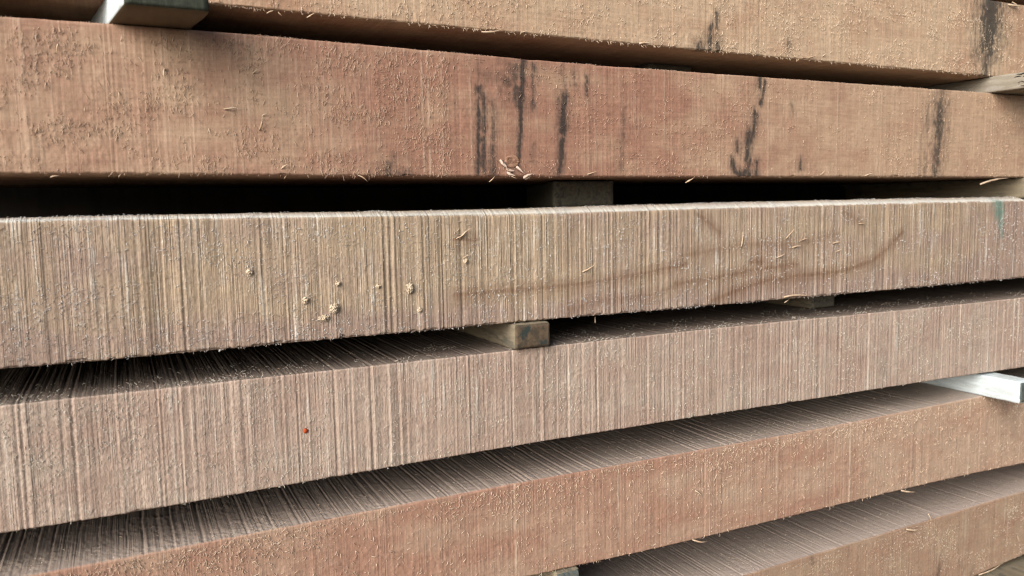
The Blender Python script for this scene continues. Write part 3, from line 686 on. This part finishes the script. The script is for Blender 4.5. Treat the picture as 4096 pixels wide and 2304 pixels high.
sticker('plank offcut with dark green end and brightly lit white left side jutting out above reddish board',
    [(.0062, -.0345, .0836), (.0398, -.0340, .0836), (-.0165, .12, .0836), (.0165, .12, .0836), (.0062, -.0345, .0960), (.0398, -.0340, .0960), (-.0165, .12, .0960), (.0165, .12, .0960)],
    (TAN, WHITE), GREEN, 71, chip=.5, amp=.0002)  # strong side light is put into the near-white colour of the left face
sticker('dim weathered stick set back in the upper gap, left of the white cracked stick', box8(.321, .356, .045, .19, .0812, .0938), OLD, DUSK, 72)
LAST = sticker('pale stick with dark cracks jutting out at the right under the light tan board', box8(.6085, .652, -.034, .17, .0816, .0937, -.006), (OLD, DULL), DULL, 73)
CRK = plain('dark_crack', ((.02, .02, .02), (.035, .032, .028)), (300, 300, 300))
o_, g_ = LAST
for i, pts in enumerate([[(-.019, .0925), (-.0225, .0921), (-.026, .0928), (-.031, .0924)], [(-.017, .0905), (-.021, .0908), (-.0235, .0900), (-.029, .0912)], [(-.0195, .0885), (-.0215, .0893), (-.0228, .0878), (-.0235, .0862)], [(-.020, .0862), (-.0235, .0868), (-.027, .0850), (-.032, .0856)], [(-.0215, .0905), (-.0220, .0880), (-.0210, .0850), (-.0222, .0828)], [(-.0215, .0838), (-.0245, .0832), (-.0285, .0842), (-.032, .0836)]]):
    V = []; n_ = len(pts); r_ = np.random.default_rng(i+40)
    for q, (yy, zz) in enumerate(pts):
        w = .00045*(1 if 0 < q < n_-1 else .35)*r_.uniform(.6, 1.3)
        V += [(.6081, yy, zz+w), (.6081, yy, zz-w), (.6096, yy, zz-w*.6), (.6096, yy, zz+w*.6)]
    Fq = [[q*4+j, q*4+(j+1) % 4, q*4+4+(j+1) % 4, q*4+4+j] for q in range(n_-1) for j in range(4)]
    link('crack', np.array(V)-g_, [np.array(Fq), np.array([[3, 2, 1, 0], [n_*4-4, n_*4-3, n_*4-2, n_*4-1]])], CRK, o_)
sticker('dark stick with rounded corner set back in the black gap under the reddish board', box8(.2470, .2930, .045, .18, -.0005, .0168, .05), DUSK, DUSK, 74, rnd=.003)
sticker('brownish stick at the far right of the black gap under the reddish board', box8(.6545, .692, -.004, .18, .0005, .0168), OLD, TEAL, 75)
sticker('stick with a blue grey crumbly end, centred under the saw lined grey board', box8(.1945, .2175, -.0030, .17, -.0797, -.0650), OLD, CRUM, 76, chip=.6, amp=.0005)
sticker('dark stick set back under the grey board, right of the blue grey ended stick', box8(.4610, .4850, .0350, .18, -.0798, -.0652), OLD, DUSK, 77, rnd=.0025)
sticker('bright white stick with blue end jutting out at right over the orange board', box8(.6120, .6300, -.0300, .17, -.1568, -.1400, .006), (WHITE, WHITE), TEAL, 78)
sticker('grey green stick at the bottom edge under the orange board', box8(.2200, .2360, -.0020, .17, -.2495, -.2162), OLD, TEAL, 79)
sticker('speckled grey green stick jutting out at the bottom right corner under the bottom board', box8(.6180, .7000, -.0300, .16, -.3290, -.3095), OLD, TEAL, 80)

# ------------------------------------------------------------------ panel added behind the stack to block light through the gaps
blockerm = plain('dark_blocker', ((.05, .042, .034), (.03, .026, .022)), (60, 60, 8))
w_, _ = rough_box('added_light_blocker', box8(-.5, 1.4, .215, .245, -.34, .26), blockerm, (20, 2, 20), .0006, 5, .002)
w_['kind'] = 'structure'

# unseen ground sheet added just under the stack to darken board undersides
earth = plain('packed_earth', ((.12, .095, .07), (.08, .065, .05)), (30, 30, 30))
gx = np.linspace(-30, 30, 41); GX, GY = np.meshgrid(gx, gx, indexing='ij')
GZ = np.full(GX.shape, .0)+.012*(fbm(GX*1.3, GY*1.3, 8, 3)-.5)
gi = np.arange(GX.size).reshape(GX.shape)
gq = np.stack([gi[:-1, :-1], gi[1:, :-1], gi[1:, 1:], gi[:-1, 1:]], -1).reshape(-1, 4)
g_ = link('ground', np.stack([GX, GY, GZ], -1).reshape(-1, 3), [gq], earth, None, None, None, True, (0, 0, Z0-.36))
g_['kind'] = 'structure'
